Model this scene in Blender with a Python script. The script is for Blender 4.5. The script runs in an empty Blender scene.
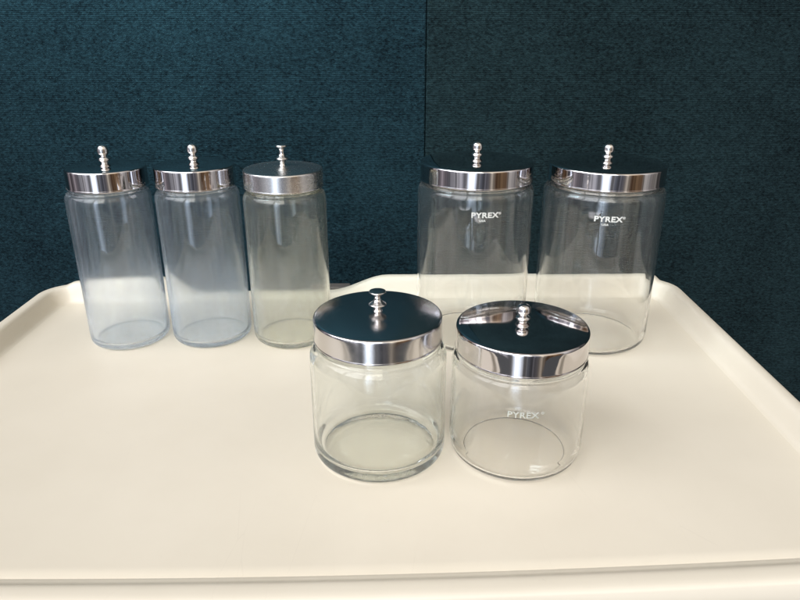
import bpy, bmesh, math, random
from math import sin, cos, pi, radians, atan2, sqrt, exp
random.seed(4)
sc = bpy.context.scene
C = sc.collection
sc.render.engine = 'CYCLES'
cy = sc.cycles
cy.max_bounces = 28; cy.transmission_bounces = 26; cy.glossy_bounces = 10
cy.diffuse_bounces = 4; cy.transparent_max_bounces = 8; cy.volume_bounces = 0
cy.caustics_reflective = True; cy.caustics_refractive = True
cy.blur_glossy = 0.0
cy.sample_clamp_indirect = 6.0; cy.sample_clamp_direct = 0
cy.use_denoising = True
cy.use_adaptive_sampling = False
vs = sc.view_settings
sc.display_settings.display_device = 'sRGB'
vs.view_transform = 'Standard'; vs.look = 'None'; vs.exposure = -0.16; vs.gamma = 1.0

# ------------------------------------------------------------------ camera
H = 0.30
cam_d = bpy.data.cameras.new('camera')
cam = bpy.data.objects.new('camera', cam_d); C.objects.link(cam)
cam.location = (0, 0, H); cam.rotation_euler = (radians(90 - 22.4), 0, 0)
cam_d.sensor_width = 36; cam_d.lens = 670 / 800 * 36
cam_d.clip_start = 0.01; cam_d.clip_end = 100
sc.camera = cam

# ------------------------------------------------------------------ material helpers
def mat(name):
    m = bpy.data.materials.new(name); m.use_nodes = True
    nt = m.node_tree; nt.nodes.clear()
    out = nt.nodes.new('ShaderNodeOutputMaterial')
    return m, nt, out
def N(nt, typ, **kw):
    n = nt.nodes.new(typ)
    for k, v in kw.items():
        if k in n.inputs.keys(): n.inputs[k].default_value = v
        else: setattr(n, k, v)
    return n
def ramp(nt, stops, interp='LINEAR'):
    r = nt.nodes.new('ShaderNodeValToRGB'); r.color_ramp.interpolation = interp
    el = r.color_ramp.elements
    el[0].position = stops[0][0]; el[0].color = (*stops[0][1], 1)
    el[1].position = stops[-1][0]; el[1].color = (*stops[-1][1], 1)
    for p, c in stops[1:-1]:
        e = el.new(p); e.color = (*c, 1)
    return r
def mathn(nt, op, a, b=None, clamp=False):
    n = nt.nodes.new('ShaderNodeMath'); n.operation = op; n.use_clamp = clamp
    for i, v in enumerate((a, b)):
        if v is None: continue
        if hasattr(v, 'links') or hasattr(v, 'is_linked'): nt.links.new(v, n.inputs[i])
        else: n.inputs[i].default_value = v
    return n.outputs[0]

def glass_mat(name, color, rough=0.0, wav=0.12, ior=1.45, haze=.04, haze_col=(.85, .87, .88), low=1.0, rlow=0.0):
    m, nt, out = mat(name)
    g = N(nt, 'ShaderNodeBsdfGlass', Color=(*color, 1), Roughness=rough, IOR=ior)
    tc = N(nt, 'ShaderNodeTexCoord')
    mp = N(nt, 'ShaderNodeMapping'); mp.inputs['Scale'].default_value = (1, 1, 0.28)
    no = N(nt, 'ShaderNodeTexNoise', Scale=70.0, Detail=1.5, Roughness=0.45)
    bp = N(nt, 'ShaderNodeBump', Strength=wav, Distance=0.0015)
    nt.links.new(tc.outputs['Object'], mp.inputs['Vector'])
    nt.links.new(mp.outputs[0], no.inputs['Vector'])
    nt.links.new(no.outputs[0], bp.inputs['Height'])
    nt.links.new(bp.outputs[0], g.inputs['Normal'])
    # dusty haze mixed into the glass, standing in for the veil of reflected light
    df = N(nt, 'ShaderNodeBsdfTranslucent', Color=(*haze_col, 1)); dr = N(nt, 'ShaderNodeBsdfDiffuse', Color=(*haze_col, 1))
    hz = N(nt, 'ShaderNodeMixShader'); hz.inputs[0].default_value = .5
    nt.links.new(dr.outputs[0], hz.inputs[1]); nt.links.new(df.outputs[0], hz.inputs[2])
    m3 = N(nt, 'ShaderNodeMapping'); m3.inputs['Scale'].default_value = (1, 1, 0.35)
    nt.links.new(tc.outputs['Object'], m3.inputs['Vector'])
    n3 = N(nt, 'ShaderNodeTexNoise', Scale=55.0, Detail=6.0, Roughness=0.65)
    nt.links.new(m3.outputs[0], n3.inputs['Vector'])
    mr = N(nt, 'ShaderNodeMapRange'); mr.inputs['From Min'].default_value = .3; mr.inputs['From Max'].default_value = .75
    mr.inputs['To Min'].default_value = haze * .5; mr.inputs['To Max'].default_value = haze * 1.6
    nt.links.new(n3.outputs[0], mr.inputs['Value'])
    mx = N(nt, 'ShaderNodeMixShader')
    # haze painted stronger low in the jar, for the blurred tray light there
    sx = N(nt, 'ShaderNodeSeparateXYZ'); nt.links.new(tc.outputs['Object'], sx.inputs[0])
    wz = mathn(nt, 'ADD', sx.outputs[2], mathn(nt, 'MULTIPLY', n3.outputs[0], .020))
    lr = N(nt, 'ShaderNodeMapRange'); lr.interpolation_type = 'SMOOTHSTEP'
    lr.inputs['From Min'].default_value = .048; lr.inputs['From Max'].default_value = .112
    lr.inputs['To Min'].default_value = low; lr.inputs['To Max'].default_value = 1.0
    nt.links.new(wz, lr.inputs['Value'])
    if rlow:
        rr = N(nt, 'ShaderNodeMapRange'); rr.interpolation_type = 'SMOOTHSTEP'
        rr.inputs['From Min'].default_value = .070; rr.inputs['From Max'].default_value = .112
        rr.inputs['To Min'].default_value = rlow; rr.inputs['To Max'].default_value = 0.0
        nt.links.new(wz, rr.inputs['Value']); nt.links.new(rr.outputs[0], g.inputs['Roughness'])
    dm = mathn(nt, 'MULTIPLY', mr.outputs[0], lr.outputs[0])
    nt.links.new(dm, mx.inputs[0]); nt.links.new(g.outputs[0], mx.inputs[1]); nt.links.new(hz.outputs[0], mx.inputs[2])
    nt.links.new(mx.outputs[0], out.inputs['Surface'])
    return m

def chrome_mat(name, color=(.82, .81, .80), rough=0.07, aniso=0.0, brushed=0.0, var=1.0):
    m, nt, out = mat(name)
    p = N(nt, 'ShaderNodeBsdfPrincipled')
    p.inputs['Base Color'].default_value = (*color, 1)
    p.inputs['Metallic'].default_value = 1
    p.inputs['Roughness'].default_value = rough
    p.inputs['Anisotropic'].default_value = aniso
    tc = N(nt, 'ShaderNodeTexCoord')
    # light handling scuffs and dust in the gloss
    n2 = N(nt, 'ShaderNodeTexNoise', Scale=180.0, Detail=5.0, Roughness=0.7)
    nt.links.new(tc.outputs['Object'], n2.inputs['Vector'])
    r = N(nt, 'ShaderNodeMapRange'); r.inputs['From Min'].default_value = .3; r.inputs['From Max'].default_value = .8
    r.inputs['To Min'].default_value = rough * (1 - .2 * var); r.inputs['To Max'].default_value = rough * (1 + .35 * var) + .01 * var
    nt.links.new(n2.outputs[0], r.inputs['Value']); nt.links.new(r.outputs[0], p.inputs['Roughness'])
    # spun lines / slight dents
    mp = N(nt, 'ShaderNodeMapping'); mp.inputs['Scale'].default_value = (1, 1, 1)
    no = N(nt, 'ShaderNodeTexNoise', Scale=38.0, Detail=1.0)
    nt.links.new(tc.outputs['Object'], no.inputs['Vector'])
    bp = N(nt, 'ShaderNodeBump', Strength=0.10, Distance=0.002)
    nt.links.new(no.outputs[0], bp.inputs['Height'])
    last = bp
    if brushed:
        w = N(nt, 'ShaderNodeTexWave', Scale=400.0, Distortion=1.0, Detail=3.0)
        w.wave_type = 'RINGS'; w.rings_direction = 'Z'
        nt.links.new(tc.outputs['Object'], w.inputs['Vector'])
        b2 = N(nt, 'ShaderNodeBump', Strength=brushed, Distance=0.0002)
        nt.links.new(w.outputs['Fac'], b2.inputs['Height']); nt.links.new(bp.outputs[0], b2.inputs['Normal'])
        last = b2
    nt.links.new(last.outputs[0], p.inputs['Normal'])
    nt.links.new(p.outputs[0], out.inputs['Surface'])
    return m

def fabric_mat(name, dark, light):
    m, nt, out = mat(name)
    p = N(nt, 'ShaderNodeBsdfPrincipled')
    p.inputs['Roughness'].default_value = 0.95
    p.inputs['Specular IOR Level'].default_value = 0.05
    p.inputs['Sheen Weight'].default_value = 0.0
    p.inputs['Sheen Tint'].default_value = (.3, .6, .8, 1)
    tc = N(nt, 'ShaderNodeTexCoord')
    # horizontal ribs, wobbling slightly
    w = N(nt, 'ShaderNodeTexWave', Scale=118.0, Distortion=3.5, Detail=2.0)
    w.inputs['Detail Scale'].default_value = 3.0
    w.bands_direction = 'Z'; w.wave_profile = 'SIN'
    nt.links.new(tc.outputs['Object'], w.inputs['Vector'])
    mp = N(nt, 'ShaderNodeMapping'); mp.inputs['Scale'].default_value = (1, 1, 1.6)
    nt.links.new(tc.outputs['Object'], mp.inputs['Vector'])
    n1 = N(nt, 'ShaderNodeTexNoise', Scale=190.0, Detail=4.0, Roughness=0.8)
    nt.links.new(mp.outputs[0], n1.inputs['Vector'])
    n2 = N(nt, 'ShaderNodeTexNoise', Scale=5.0, Detail=4.0, Roughness=0.6)
    nt.links.new(tc.outputs['Object'], n2.inputs['Vector'])
    n3 = N(nt, 'ShaderNodeTexNoise', Scale=70.0, Detail=2.0, Roughness=0.6)
    nt.links.new(mp.outputs[0], n3.inputs['Vector'])
    a = mathn(nt, 'MULTIPLY', n1.outputs[0], 1.42)
    b = mathn(nt, 'MULTIPLY', w.outputs['Fac'], 0.10)
    c = mathn(nt, 'MULTIPLY', n2.outputs[0], 0.45)
    d = mathn(nt, 'MULTIPLY', n3.outputs[0], 0.25)
    s = mathn(nt, 'ADD', mathn(nt, 'ADD', a, b), mathn(nt, 'ADD', c, d))
    r = N(nt, 'ShaderNodeMapRange'); r.inputs['From Min'].default_value = .84; r.inputs['From Max'].default_value = 1.38
    nt.links.new(s, r.inputs['Value'])
    cr = ramp(nt, [(0, dark), (.55, tuple((x + y) / 2 for x, y in zip(dark, light))), (1, light)])
    nt.links.new(r.outputs[0], cr.inputs[0])
    nt.links.new(cr.outputs[0], p.inputs['Base Color'])
    h = mathn(nt, 'ADD', mathn(nt, 'MULTIPLY', w.outputs['Fac'], .4), n1.outputs[0])
    bp = N(nt, 'ShaderNodeBump', Strength=0.7, Distance=0.0015)
    nt.links.new(h, bp.inputs['Height']); nt.links.new(bp.outputs[0], p.inputs['Normal'])
    nt.links.new(p.outputs[0], out.inputs['Surface'])
    return m

def plastic_mat(name):
    m, nt, out = mat(name)
    p = N(nt, 'ShaderNodeBsdfPrincipled')
    p.inputs['Roughness'].default_value = 0.38
    p.inputs['Specular IOR Level'].default_value = 0.45
    tc = N(nt, 'ShaderNodeTexCoord')
    n1 = N(nt, 'ShaderNodeTexNoise', Scale=7.0, Detail=5.0, Roughness=0.55)
    n2 = N(nt, 'ShaderNodeTexNoise', Scale=90.0, Detail=3.0, Roughness=0.6)
    n3 = N(nt, 'ShaderNodeTexNoise', Scale=45.0, Detail=6.0, Roughness=0.8)
    for n in (n1, n2, n3): nt.links.new(tc.outputs['Object'], n.inputs['Vector'])
    cr = ramp(nt, [(.3, (.662, .597, .487)), (.7, (.708, .642, .530))])
    nt.links.new(n1.outputs[0], cr.inputs[0])
    # sparse faint specks of dirt
    sp = N(nt, 'ShaderNodeMapRange'); sp.inputs['From Min'].default_value = .66; sp.inputs['From Max'].default_value = .74
    sp.inputs['To Max'].default_value = .22
    nt.links.new(n3.outputs[0], sp.inputs['Value'])
    mx = N(nt, 'ShaderNodeMixRGB'); mx.inputs[2].default_value = (.42, .37, .29, 1)
    nt.links.new(sp.outputs[0], mx.inputs[0]); nt.links.new(cr.outputs[0], mx.inputs[1])
    # short fine scratches at random angles, and a few long scuffs
    last = mx.outputs[0]
    for (sc_, ang, th_, st_, seed) in ((9, .5, .0030, .09, 0), (7, -.35, .0030, .08, 5), (13, 1.3, .0040, .07, 9), (5, .12, .0024, .10, 17)):
        mq = N(nt, 'ShaderNodeMapping'); mq.inputs['Rotation'].default_value = (0, 0, ang); mq.inputs['Scale'].default_value = (1, .10, 1)
        mq.inputs['Location'].default_value = (seed, seed * .7, 0)
        nt.links.new(tc.outputs['Object'], mq.inputs['Vector'])
        vo = N(nt, 'ShaderNodeTexVoronoi', Scale=float(sc_) * 4); vo.feature = 'DISTANCE_TO_EDGE'
        nt.links.new(mq.outputs[0], vo.inputs['Vector'])
        ln = mathn(nt, 'LESS_THAN', vo.outputs['Distance'], th_)
        nz = N(nt, 'ShaderNodeTexNoise', Scale=14.0 + seed, Detail=1.0); nt.links.new(mq.outputs[0], nz.inputs['Vector'])
        gt = N(nt, 'ShaderNodeMapRange'); gt.inputs['From Min'].default_value = .60; gt.inputs['From Max'].default_value = .70; gt.inputs['To Max'].default_value = st_
        nt.links.new(nz.outputs[0], gt.inputs['Value'])
        m5 = N(nt, 'ShaderNodeMixRGB'); m5.inputs[2].default_value = (.40, .34, .27, 1)
        nt.links.new(mathn(nt, 'MULTIPLY', ln, gt.outputs[0]), m5.inputs[0]); nt.links.new(last, m5.inputs[1]); last = m5.outputs[0]
    nt.links.new(last, p.inputs['Base Color'])
    rr = N(nt, 'ShaderNodeMapRange'); rr.inputs['To Min'].default_value = .30; rr.inputs['To Max'].default_value = .50
    nt.links.new(n1.outputs[0], rr.inputs['Value']); nt.links.new(rr.outputs[0], p.inputs['Roughness'])
    bp = N(nt, 'ShaderNodeBump', Strength=0.12, Distance=0.0006)
    nt.links.new(n2.outputs[0], bp.inputs['Height']); nt.links.new(bp.outputs[0], p.inputs['Normal'])
    nt.links.new(p.outputs[0], out.inputs['Surface'])
    return m

def simple_mat(name, col, rough, scale=60, var=.25):
    m, nt, out = mat(name)
    p = N(nt, 'ShaderNodeBsdfPrincipled'); p.inputs['Roughness'].default_value = rough
    tc = N(nt, 'ShaderNodeTexCoord'); n = N(nt, 'ShaderNodeTexNoise', Scale=float(scale), Detail=4.0)
    nt.links.new(tc.outputs['Object'], n.inputs['Vector'])
    cr = ramp(nt, [(.3, tuple(c * (1 - var) for c in col)), (.7, tuple(c * (1 + var) for c in col))])
    nt.links.new(n.outputs[0], cr.inputs[0]); nt.links.new(cr.outputs[0], p.inputs['Base Color'])
    nt.links.new(p.outputs[0], out.inputs['Surface'])
    return m

# ------------------------------------------------------------------ mesh helpers
def mesh_obj(name, verts, faces, m, parent=None, smooth=True):
    me = bpy.data.meshes.new(name); me.from_pydata(verts, [], faces)
    bm = bmesh.new(); bm.from_mesh(me); bmesh.ops.recalc_face_normals(bm, faces=bm.faces)
    bm.to_mesh(me); bm.free()
    for p in me.polygons: p.use_smooth = smooth
    me.materials.append(m)
    o = bpy.data.objects.new(name, me); C.objects.link(o)
    if parent: o.parent = parent
    return o

def smooth_profile(pts, n=5):
    """Catmull-Rom through the control points; a point given twice stays a sharp corner."""
    out = []
    L = len(pts)
    for i in range(L - 1):
        p1, p2 = pts[i], pts[i + 1]
        if p1 == p2: continue
        p0 = pts[i - 1] if i > 0 else p1
        p3 = pts[i + 2] if i + 2 < L else p2
        for k in range(n):
            t = k / n
            q = []
            for a in (0, 1):
                q.append(.5 * (2 * p1[a] + (p2[a] - p0[a]) * t + (2 * p0[a] - 5 * p1[a] + 4 * p2[a] - p3[a]) * t * t
                               + (3 * p1[a] - p0[a] - 3 * p2[a] + p3[a]) * t ** 3))
            out.append((max(q[0], 0), q[1]))
    out.append(pts[-1])
    return out

def lathe(name, prof, m, parent=None, seg=128, closed=False, wob=None):
    verts, rings = [], []
    for (r, z) in prof:
        if r < 1e-6:
            rings.append([len(verts)]); verts.append((0, 0, z))
        else:
            ring = []
            for k in range(seg):
                a = 2 * pi * k / seg
                rr = r * (1 + (wob(a, z) if wob else 0))
                ring.append(len(verts)); verts.append((rr * cos(a), rr * sin(a), z))
            rings.append(ring)
    faces = []
    pairs = list(zip(rings[:-1], rings[1:]))
    if closed: pairs.append((rings[-1], rings[0]))
    for A, B in pairs:
        if len(A) == 1 and len(B) == 1: continue
        for k in range(seg):
            k2 = (k + 1) % seg
            if len(A) == 1: faces.append((A[0], B[k], B[k2]))
            elif len(B) == 1: faces.append((A[k], A[k2], B[0]))
            else: faces.append((A[k], A[k2], B[k2], B[k]))
    return mesh_obj(name, verts, faces, m, parent)

# ------------------------------------------------------------------ materials
M_tray = plastic_mat('cream_plastic')
M_fabL = fabric_mat('blue_fabric', (.0026, .0058, .0080), (.0185, .0465, .0590))
M_fabR = fabric_mat('blue_fabric_shaded', (.0026, .0050, .0057), (.0170, .0335, .0370))  # same fabric as the left panel, colour darkened for the weaker light here
M_seam = simple_mat('seam_shadow_gap', (.008, .012, .015), .9)
M_floor = simple_mat('floor_carpet', (.05, .055, .06), .9, 40)
M_handle = simple_mat('grey_handle', (.11, .095, .085), .5)
M_chrome = chrome_mat('polished_steel', (.63, .595, .59), rough=.05)
M_satin = chrome_mat('satin_steel', (.68, .655, .645), rough=.14, brushed=.06)
M_brush = chrome_mat('brushed_steel', (.70, .68, .665), rough=.27, brushed=.02, var=.15)
M_knob = chrome_mat('knob_steel', (.72, .70, .68), rough=.20)
M_white = simple_mat('white_print', (.80, .80, .76), .5, 300, .05)
M_faint = simple_mat('worn_white_print', (.60, .62, .56), .5, 300, .05)
M_faint.node_tree.nodes['Principled BSDF'].inputs['Alpha'].default_value = .50
M_white.node_tree.nodes['Principled BSDF'].inputs['Alpha'].default_value = .72
G_blue = glass_mat('glass_bluish', (.985, .993, .998), haze=.032, haze_col=(.84, .91, .98), low=4.2, rlow=.13)
G_yel = glass_mat('glass_yellowish', (.991, .993, .968), haze=.029, haze_col=(.90, .90, .88), low=3.8, rlow=.10)
G_clear = glass_mat('glass_clear', (.997, .997, .993), wav=.09, haze=.014)
G_green = glass_mat('glass_greenish', (.992, .997, .988), wav=.14, haze=.02)

# ------------------------------------------------------------------ tray
def yb(x): return .7555 + .0243 * x - .0476 * x * x      # outer edge of the back rim
def yf(x): return .3040 + .0342 * x + .0760 * x * x      # crease between the floor and the front lip
XL, XR, RIM = -.4125, .3255, .027
def tray_loop():
    """closed loop along the OUTER edge: list of (x, y, nx, ny, side)"""
    pts = []
    rc = .037
    x0, x1 = XL, XR
    nb = 90
    def fo(x): return yf(x) - .0246     # outer edge of front
    # back edge right->left
    for i in range(nb + 1):
        x = x1 - rc + (x0 + rc - (x1 - rc)) * i / nb
        pts.append((x, yb(x)))
    def arc(cx, cyy, a0, a1, n=14):
        return [(cx + rc * cos(a0 + (a1 - a0) * i / n), cyy + rc * sin(a0 + (a1 - a0) * i / n)) for i in range(1, n)]
    pts += arc(x0 + rc, yb(x0 + rc) - rc, pi / 2, pi)
    ya = yb(x0 + rc) - rc; yc = fo(x0 + rc) + rc
    for i in range(31): pts.append((x0, ya + (yc - ya) * i / 30))
    pts += arc(x0 + rc, yc, pi, 1.5 * pi)
    for i in range(61):
        x = x0 + rc + (x1 - x0 - 2 * rc) * i / 60
        pts.append((x, fo(x)))
    yc = fo(x1 - rc) + rc
    pts += arc(x1 - rc, yc, 1.5 * pi, 2 * pi)
    ya = yb(x1 - rc) - rc
    for i in range(31): pts.append((x1, yc + (ya - yc) * i / 30))
    pts += arc(x1 - rc, ya, 0, pi / 2)
    n = len(pts); out = []
    for i in range(n):
        a = pts[i - 1]; b = pts[(i + 1) % n]
        dx, dy = b[0] - a[0], b[1] - a[1]; l = sqrt(dx * dx + dy * dy)
        out.append((pts[i][0], pts[i][1], dy / l, -dx / l))    # outward for ccw loop
    return out
def sstep(a, b, x):
    t = min(1, max(0, (x - a) / (b - a))); return t * t * (3 - 2 * t)
def rim_h(x, y):
    hs, hb, lo = .0175, .0236, .0035
    if y < .42: return .0080 + (hs - .0080) * sstep(.33, .42, y)
    if y > .70:
        h = lo + (hb - lo) * sstep(-.085, -.015, x) + (hb + .002 - lo) * (1 - sstep(-.285, -.235, x))
        e = sstep(.298, .278, x) if x > 0 else sstep(-.398, -.386, x)
        if x > 0: e = 1 - sstep(.304, .313, x)
        k = e * sstep(.725, .745, y)
        return hs + (h - hs) * (k if abs(h - lo) > 1 else e * sstep(.735, .744, y))
    return hs
loop = tray_loop()
# ring: (inset from the outer edge, fraction of the rim height, absolute dz)
rings = [(.000, 0, -.030), (-.0015, .20, -.012), (-.0012, .72, 0), (.0002, .88, 0), (.0022, .965, 0), (.0048, 1.0, 0), (.0080, 1.0, 0),
         (.0102, .985, 0), (.0118, .94, 0), (.0132, .85, 0), (.0148, .68, 0), (.0166, .46, 0), (.0184, .26, 0), (.0202, .11, 0), (.0222, .03, 0), (.0240, .008, 0), (.0245, 0, -.0003), (.0248, 0, -.0003), (.0252, .002, 0), (.0335, 0, 0)]
vt = []; fc = []
n = len(loop)
bot = [(x - nx * .002, y - ny * .002, -.030) for x, y, nx, ny in loop]
for (ins, hf, dz) in rings:
    for (x, y, nx, ny) in loop:
        px, py = x - nx * ins, y - ny * ins
        gz = dz if dz < -.001 else dz * max(0.0, -ny)       # the crease groove runs along the front only
        vt.append((px, py, rim_h(x, y) * hf + gz))
R_ = len(rings)
for r in range(R_ - 1):
    for k in range(n):
        k2 = (k + 1) % n
        fc.append((r * n + k, r * n + k2, (r + 1) * n + k2, (r + 1) * n + k))
# floor of the tray: rings shrinking to the centre, perfectly level
cx0, cy0 = (XL + XR) / 2, .52
base = (R_ - 1) * n
prev = base
for f in (.75, .45, .2):
    st = len(vt)
    for k in range(n):
        x, y, z = vt[base + k]
        vt.append((cx0 + (x - cx0) * f, cy0 + (y - cy0) * f, 0))
    for k in range(n):
        k2 = (k + 1) % n; fc.append((prev + k, prev + k2, st + k2, st + k))
    prev = st
ci = len(vt); vt.append((cx0, cy0, 0))
for k in range(n): fc.append((prev + k, prev + (k + 1) % n, ci))
# underside, 4 mm below
st = len(vt)
for (x, y, nx, ny) in loop: vt.append((x - nx * .004, y - ny * .004, -.030))
for k in range(n): fc.append((st + k, k, (k + 1) % n, st + (k + 1) % n))
s2 = len(vt)
for (x, y, nx, ny) in loop: vt.append((x - nx * .012, y - ny * .012, -.004))
for k in range(n): fc.append((st + k, st + (k + 1) % n, s2 + (k + 1) % n, s2 + k))
ci = len(vt); vt.append((cx0, cy0, -.004))
for k in range(n): fc.append((s2 + k, s2 + (k + 1) % n, ci))
tray = mesh_obj('tray', vt, fc, M_tray)
tray['label'] = 'cream plastic tray with a raised rim carrying all the jars'
tray['category'] = 'tray'
# grey grip behind the low part of the back rim
def box_verts(x0, x1, y0, y1, z0, z1, b=.0015):
    bm = bmesh.new(); bmesh.ops.create_cube(bm, size=1)
    for v in bm.verts:
        v.co = ((x0 + x1) / 2 + v.co.x * (x1 - x0), (y0 + y1) / 2 + v.co.y * (y1 - y0), (z0 + z1) / 2 + v.co.z * (z1 - z0))
    bmesh.ops.bevel(bm, geom=bm.edges[:], offset=b, segments=3, affect='EDGES', profile=.5)
    return bm
def bm_obj(name, bm, m, parent=None):
    me = bpy.data.meshes.new(name); bm.to_mesh(me); bm.free(); me.materials.append(m)
    o = bpy.data.objects.new(name, me); C.objects.link(o)
    if parent: o.parent = parent
    return o
hd = bm_obj('handle', box_verts(-.105, -.061, .757, .772, -.012, .0045, .0015), M_handle, tray)
hd['label'] = 'grey handle grip behind the low part of the rim'

# ------------------------------------------------------------------ wall panels and floor
WY = 1.02
SX = .0375
def panel(name, x0, x1, m, label):
    o = bm_obj(name, box_verts(x0, x1, WY, WY + .05, -.85, 1.75, .0025), m)
    for p in o.data.polygons: p.use_smooth = True
    o['label'] = label; o['category'] = 'wall panel'; o['group'] = 'fabric wall panels'
    return o
panel('wall_panel', -1.60, SX - .0003, M_fabL, 'dark blue ribbed fabric wall panel behind the three narrow jars, left of the seam')
panel('wall_panel', SX + .0003, 1.60, M_fabR, 'dark blue ribbed fabric wall panel, shaded in its colour, behind the wide jars, right of the seam')
w = bm_obj('wall', box_verts(-1.62, 1.62, WY + .052, WY + .12, -.85, 1.77, .002), M_seam); w['kind'] = 'structure'
fl = bm_obj('floor', box_verts(-2.2, 2.2, -1.2, WY + .3, -.95, -.852, .002), M_floor); fl['kind'] = 'structure'

# ------------------------------------------------------------------ jars
def knob_ball():
    c = [(0, 0), (.0036, 0), (.0033, .0005), (.0042, .0014), (.0050, .0024),
         (.0052, .0031), (.0049, .0038), (.0041, .0045), (.0031, .0051), (.0028, .0055), (.0034, .0060),
         (.0048, .0073), (.0051, .0091), (.0048, .0110), (.0036, .0127), (.0018, .0136), (0, .0138)]
    return smooth_profile(c, 4)
def knob_spool():
    c = [(0, 0), (.0034, 0), (.0030, .0010), (.0026, .0022), (.0032, .0036), (.0048, .0052), (.0061, .0064),
         (.0063, .0071), (.0052, .0082), (.0036, .0096), (.0025, .0112), (.0023, .0132), (.0028, .0152), (.0042, .0170), (.0056, .0179),
         (.0060, .0187), (.0055, .0194), (.0030, .0199), (0, .0200)]
    return smooth_profile(c, 4)

def make_jar(X, Y, R, RL, h, hb, glass, metal, knob, label, group, wall=.0022, basez=.004, bowl=False, dome=.0022, q=.0055, rot=0, tilt=(0, 0), kr=1.0, kz=1.12):
    t = bpy.data.objects.new('glass_jar', None); C.objects.link(t)
    t.location = (X, Y, .0004); t.rotation_euler = (0, 0, rot); t.empty_display_size = .03
    t['label'] = label; t['category'] = 'jar'; t['group'] = group
    rn = RL - .0028                     # neck under the lid
    sh = hb - .0030                     # top of the shoulder
    fl_ = .0120 if bowl else .0085
    o = [(0, .0008), (R * .5, .0006), (R * .75, .0003), (R - q - .0015, .0001), (R - q + .001, 0), (R - q * .45, q * .2), (R - q * .13, q * .62), (R, q * 1.35), (R, .018), (R, .018)]
    o += [(R, sh - fl_ - .010), (R, sh - fl_ - .010), (R, sh - fl_), (R - .0006, sh - fl_ * .62), (R - (R - rn) * .45, sh - fl_ * .28), (rn + .0012, sh - .0014), (rn + .0002, sh + .0005), (rn, sh + .0015)]
    # bead just under the band, then the finish inside the lid
    o += [(rn + .0018, sh + .0028), (rn + .0016, sh + .0040), (rn, sh + .0054), (rn, h - .0045), (rn - .0003, h - .0028), (rn - wall * .5, h - .0020)]
    i_ = [(rn - wall, h - .0035), (rn - wall, sh + .001), (rn - wall, sh - .0005), (R - wall - (R - rn) * .45, sh - fl_ * .36), (R - wall - .0005, sh - fl_ * .8), (R - wall, sh - fl_ - .003), (R - wall, sh - fl_ - .011), (R - wall, sh - fl_ - .011)]
    if bowl:
        i_ += [(R - wall, basez + .016), (R - wall, basez + .016), (R - wall - .0004, basez + .0105), (R - wall - .0022, basez + .0062), (R - wall - .0065, basez + .0028), (R - wall - .015, basez + .0006), (R * .40, basez - .0006), (0, basez - .0008)]
    else:
        i_ += [(R - wall, basez + .009), (R - wall, basez + .009), (R - wall - .0004, basez + .0048), (R - wall - .0020, basez + .0018), (R - wall - .0050, basez + .0003), (R - wall - .010, basez), (R * .35, basez + .0002), (0, basez + .0003)]
    ph = random.random() * 6
    wob = lambda a, z: .0008 * sin(2 * a + ph + z * 9) + .0004 * sin(3 * a + ph * 2 - z * 14) 
    b = lathe('body', smooth_profile(o, 5) + smooth_profile(i_, 5), glass, t, 160, wob=wob)
    # lid: closed thin shell
    e = .0016
    lo = [(RL, hb), (RL + .0003, hb + .0004), (RL + .0001, hb + .0014), (RL, hb + .0020), (RL, h - .0030), (RL, h - .0030), (RL - .0001, h - .0016), (RL - .0007, h - .0006), (RL - .0018, h - .0001), (RL - .0030, h + .0001)]
    lo = smooth_profile(lo, 5)
    rt = RL - .0030
    for k in range(1, 41):
        r = rt * (1 - k / 40)
        lo.append((r, h + .0001 + dome * (1 - (r / rt) ** 3.2)))
    li = [(0, h + dome - .0006), (rt * .5, h + dome * .88 - .0006), (rt * .9, h - .0003), (RL - .0010, h - .0012), (RL - .0007, h - .003), (RL - .0007, hb)]
    lid = lathe('lid', lo + li, metal, t, 128, closed=True)
    kp = [(r * kr, z * kz + h + dome - .0001) for r, z in (knob_ball() if knob == 'ball' else knob_spool())]
    kb = lathe('knob', kp, M_knob if knob == 'ball' else M_knob, lid, 40)
    lid.location = (tilt[0], tilt[1], 0)
    return t, b, lid

def text_wrap(body, parts, R, z0, ang0, m, label):
    """raised print wrapped round the jar; ang0 = direction of the text centre"""
    verts, faces = [], []
    for (s, size, x, z, off, wx) in parts:
        cu = bpy.data.curves.new('lettering', 'FONT'); cu.body = s; cu.size = size
        cu.align_x = 'CENTER'; cu.offset = off; cu.resolution_u = 6; cu.extrude = .00004
        cu.space_character = 1.08
        to = bpy.data.objects.new('lettering_source', cu); C.objects.link(to)
        dg = bpy.context.evaluated_depsgraph_get(); dg.update()
        me = bpy.data.meshes.new_from_object(to.evaluated_get(dg))
        bm = bmesh.new(); bm.from_mesh(me)
        bmesh.ops.subdivide_edges(bm, edges=[e for e in bm.edges if e.calc_length() > .0012], cuts=2)
        bmesh.ops.triangulate(bm, faces=bm.faces)
        bm.verts.ensure_lookup_table()
        st = len(verts)
        for v in bm.verts:
            a = ang0 + (v.co.x * wx + x) / R; rr = R + .00012 + v.co.z
            verts.append((rr * cos(a), rr * sin(a), z0 + z + v.co.y))
        for f in bm.faces: faces.append(tuple(st + v.index for v in f.verts))
        bm.free(); bpy.data.objects.remove(to); bpy.data.meshes.remove(me); bpy.data.curves.remove(cu)
    o = mesh_obj('lettering', verts, faces, m, body, smooth=False)
    o['label'] = label
    return o

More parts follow.
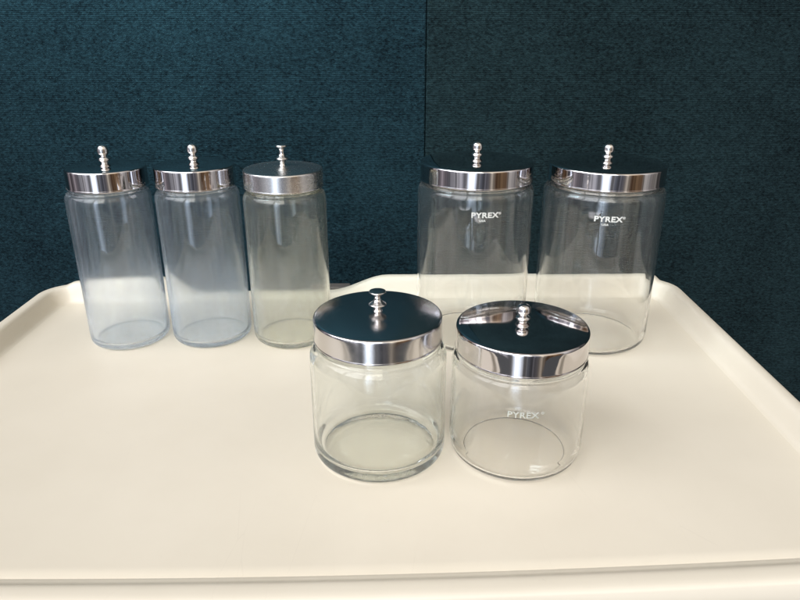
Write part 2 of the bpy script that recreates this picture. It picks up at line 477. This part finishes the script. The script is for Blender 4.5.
GN, GW, GS = 'tall narrow jars at the back left', 'tall wide jars at the back right', 'short jars at the front'
make_jar(-.2790, .6310, .0386, .0364, .1765, .1580, G_blue, M_chrome, 'ball', 'tall narrow glass jar with ball-topped lid, leftmost of all the jars', GN, tilt=(.0018, 0), kz=1.25)
make_jar(-.1955, .6370, .0396, .0375, .1770, .1580, G_blue, M_chrome, 'ball', 'tall narrow glass jar with ball-topped lid, between the leftmost jar and the yellowish one', GN, kz=1.22)
make_jar(-.1112, .6350, .0397, .0375, .1735, .1563, G_yel, M_brush, 'spool', 'tall narrow glass jar with yellowish base and flat-topped knob', GN, kr=.95, kz=1.0)
_, b4, _ = make_jar(.0731, .6400, .0557, .0538, .1798, .1625, G_clear, M_chrome, 'ball', 'tall wide glass jar with white lettering beside the wall seam, left one of its pair', GW, basez=.0035, q=.0085)
_, b5, _ = make_jar(.1960, .6360, .0569, .0543, .1787, .1620, G_clear, M_chrome, 'ball', 'tall wide glass jar with white lettering, rightmost of all the jars', GW, basez=.0035, q=.0085)
make_jar(-.0157, .4338, .0495, .0458, .1105, .0929, G_green, M_satin, 'spool', 'short thick glass jar with greenish base, flat-topped knob and no lettering', GS, wall=.0028, basez=.0030, q=.0060, bowl=True, dome=.0022, kz=.78)
_, bB, _ = make_jar(.0868, .4323, .0493, .0470, .1026, .0847, G_clear, M_chrome, 'ball', 'short glass jar with faint worn lettering and ball-topped knob, front right', GS, wall=.0024, basez=.0035, q=.0100, dome=.0026, kz=.98)

d0 = -pi / 2
P = lambda: [('PYREX', .0068, 0, 0, .00022, 1.18), ('®', .0030, .0138, .0026, .00004, 1.1), ('USA', .0026, -.0022, -.0036, .00008, 1.2)]
text_wrap(b4, P(), .0557, .1385, d0 + .055, M_white, 'white printed lettering')
text_wrap(b5, P(), .0569, .1360, d0 - .18, M_white, 'white printed lettering')
text_wrap(bB, [('PYREX', .0062, 0, 0, .00016, 1.10), ('®', .0028, .0132, .0026, .00002, 1.1)], .0493, .0565, d0 - .100, M_faint, 'faint worn lettering')

# ------------------------------------------------------------------ light
def area(name, loc, target, sx, sy, power, col):
    l = bpy.data.lights.new(name, 'AREA'); l.shape = 'RECTANGLE'; l.size = sx; l.size_y = sy; l.energy = power; l.color = col
    o = bpy.data.objects.new(name, l); C.objects.link(o); o.location = loc
    from mathutils import Vector
    d = Vector(target) - Vector(loc); o.rotation_euler = d.to_track_quat('-Z', 'Y').to_euler()
    return o
wl = area('wall_fill_lamp', (-.68, .55, .90), (-.30, 1.02, .74), .50, .40, 8.8, (.60, .88, .98))  # added lamp out of view, aimed to brighten only the upper wall
wl.data.spread = radians(105)

world = bpy.data.worlds.new('World'); sc.world = world; world.use_nodes = True
nt = world.node_tree; nt.nodes.clear()
out = nt.nodes.new('ShaderNodeOutputWorld'); bg = nt.nodes.new('ShaderNodeBackground')
nt.links.new(bg.outputs[0], out.inputs[0])
tc = N(nt, 'ShaderNodeTexCoord'); sp = N(nt, 'ShaderNodeSeparateXYZ'); nt.links.new(tc.outputs['Generated'], sp.inputs[0])
ny = mathn(nt, 'MULTIPLY', sp.outputs[1], -1.0)
az = mathn(nt, 'ARCTAN2', sp.outputs[0], ny)              # 0 = behind the camera, + = right
u = mathn(nt, 'ADD', mathn(nt, 'MULTIPLY', az, 1 / (2 * pi)), .5)
def D(d): return d / 360 + .5
stops = [(-180, (.03, .04, .05)), (-112, (.05, .06, .08)), (-98, (.44, .40, .45)), (-88, (.12, .11, .13)), (-78, (.65, .60, .68)), (-66, (.22, .21, .25)),
         (-56, (.50, .52, .60)), (-44, (.95, .98, 1.10)), (-30, (.60, .64, .75)), (-24, (.9, .95, 1.05)), (-18.5, (3.6, 4.3, 5.4)), (-10, (3.6, 4.2, 5.2)), (-4, (.7, .72, .78)), (3, (.22, .25, .32)),
         (18, (.26, .26, .30)), (25, (.85, .78, .68)), (33, (.18, .11, .07)), (44, (.30, .20, .12)), (56, (.34, .22, .14)), (62, (.95, .93, .92)), (72, (.80, .79, .80)), (80, (.30, .28, .28)),
         (88, (.52, .50, .48)), (98, (.20, .19, .19)), (115, (.04, .045, .05)), (180, (.03, .04, .05))]
cr = ramp(nt, [(D(a), c) for a, c in stops]); nt.links.new(u, cr.inputs[0])
st = N(nt, 'ShaderNodeTexNoise', Scale=34.0, Detail=4.0, Roughness=.7); st.noise_dimensions = '1D'
nt.links.new(u, st.inputs['W'])
sr = N(nt, 'ShaderNodeMapRange'); sr.inputs['From Min'].default_value = .35; sr.inputs['From Max'].default_value = .65; sr.inputs['To Min'].default_value = .45; sr.inputs['To Max'].default_value = 1.45
nt.links.new(st.outputs[0], sr.inputs['Value'])
crm = N(nt, 'ShaderNodeMixRGB'); crm.blend_type = 'MULTIPLY'; crm.inputs[0].default_value = 1
nt.links.new(cr.outputs[0], crm.inputs[1]); nt.links.new(sr.outputs[0], crm.inputs[2])
# elevation: soft lights overhead, dim floor below
el = ramp(nt, [(0, (.42, .40, .37)), (.28, (.45, .43, .40)), (.36, (.52, .51, .50)), (.48, (.72, .72, .72)), (.56, (1.0, 1.0, 1.0)), (1, (1, 1, 1))])
ez = mathn(nt, 'ADD', mathn(nt, 'MULTIPLY', sp.outputs[2], .5), .5); nt.links.new(ez, el.inputs[0])
ceil = N(nt, 'ShaderNodeMixRGB'); ceil.inputs[2].default_value = (.42, .40, .37, 1)
cf = N(nt, 'ShaderNodeMapRange'); cf.inputs['From Min'].default_value = .62; cf.inputs['From Max'].default_value = .72
nt.links.new(sp.outputs[2], cf.inputs['Value']); nt.links.new(cf.outputs[0], ceil.inputs[0]); nt.links.new(crm.outputs[0], ceil.inputs[1])
mul = N(nt, 'ShaderNodeMixRGB'); mul.blend_type = 'MULTIPLY'; mul.inputs[0].default_value = 1
nt.links.new(ceil.outputs[0], mul.inputs[1]); nt.links.new(el.outputs[0], mul.inputs[2])
# daylight through the windows behind the camera, strongest to the left
def wstops(l): return ramp(nt, [(D(a), c) for a, c in l])
wr = wstops([(-180, (0, 0, 0)), (-100, (0, 0, 0)), (-92, (2.8, 2.85, 3.0)), (-62, (4.4, 4.5, 4.75)), (-58, (.5, .5, .5)), (-54, (4.4, 4.5, 4.7)), (-28, (4.2, 4.25, 4.4)),
             (-25, (.6, .6, .6)), (-21, (4.3, 4.25, 4.1)), (6, (3.9, 3.75, 3.4)), (10, (.5, .5, .5)), (24, (.6, .55, .45)), (28, (.9, .8, .63)), (55, (.7, .6, .48)), (60, (.2, .2, .2)), (92, (.4, .35, .3)), (100, (0, 0, 0)), (180, (0, 0, 0))])
nt.links.new(u, wr.inputs[0])
we = ramp(nt, [(0, (0, 0, 0)), (.69, (0, 0, 0)), (.72, (1.35, 1.35, 1.35)), (.93, (1.35, 1.35, 1.35)), (.95, (0, 0, 0)), (1, (0, 0, 0))]); nt.links.new(ez, we.inputs[0])
wm = N(nt, 'ShaderNodeMixRGB'); wm.blend_type = 'MULTIPLY'; wm.inputs[0].default_value = 1
nt.links.new(wr.outputs[0], wm.inputs[1]); nt.links.new(we.outputs[0], wm.inputs[2])
ad = N(nt, 'ShaderNodeMixRGB'); ad.blend_type = 'ADD'; ad.inputs[0].default_value = 1
nt.links.new(mul.outputs[0], ad.inputs[1]); nt.links.new(wm.outputs[0], ad.inputs[2])
nt.links.new(ad.outputs[0], bg.inputs['Color']); bg.inputs['Strength'].default_value = 1.0
world.cycles.sampling_method = 'MANUAL'; world.cycles.sample_map_resolution = 1024
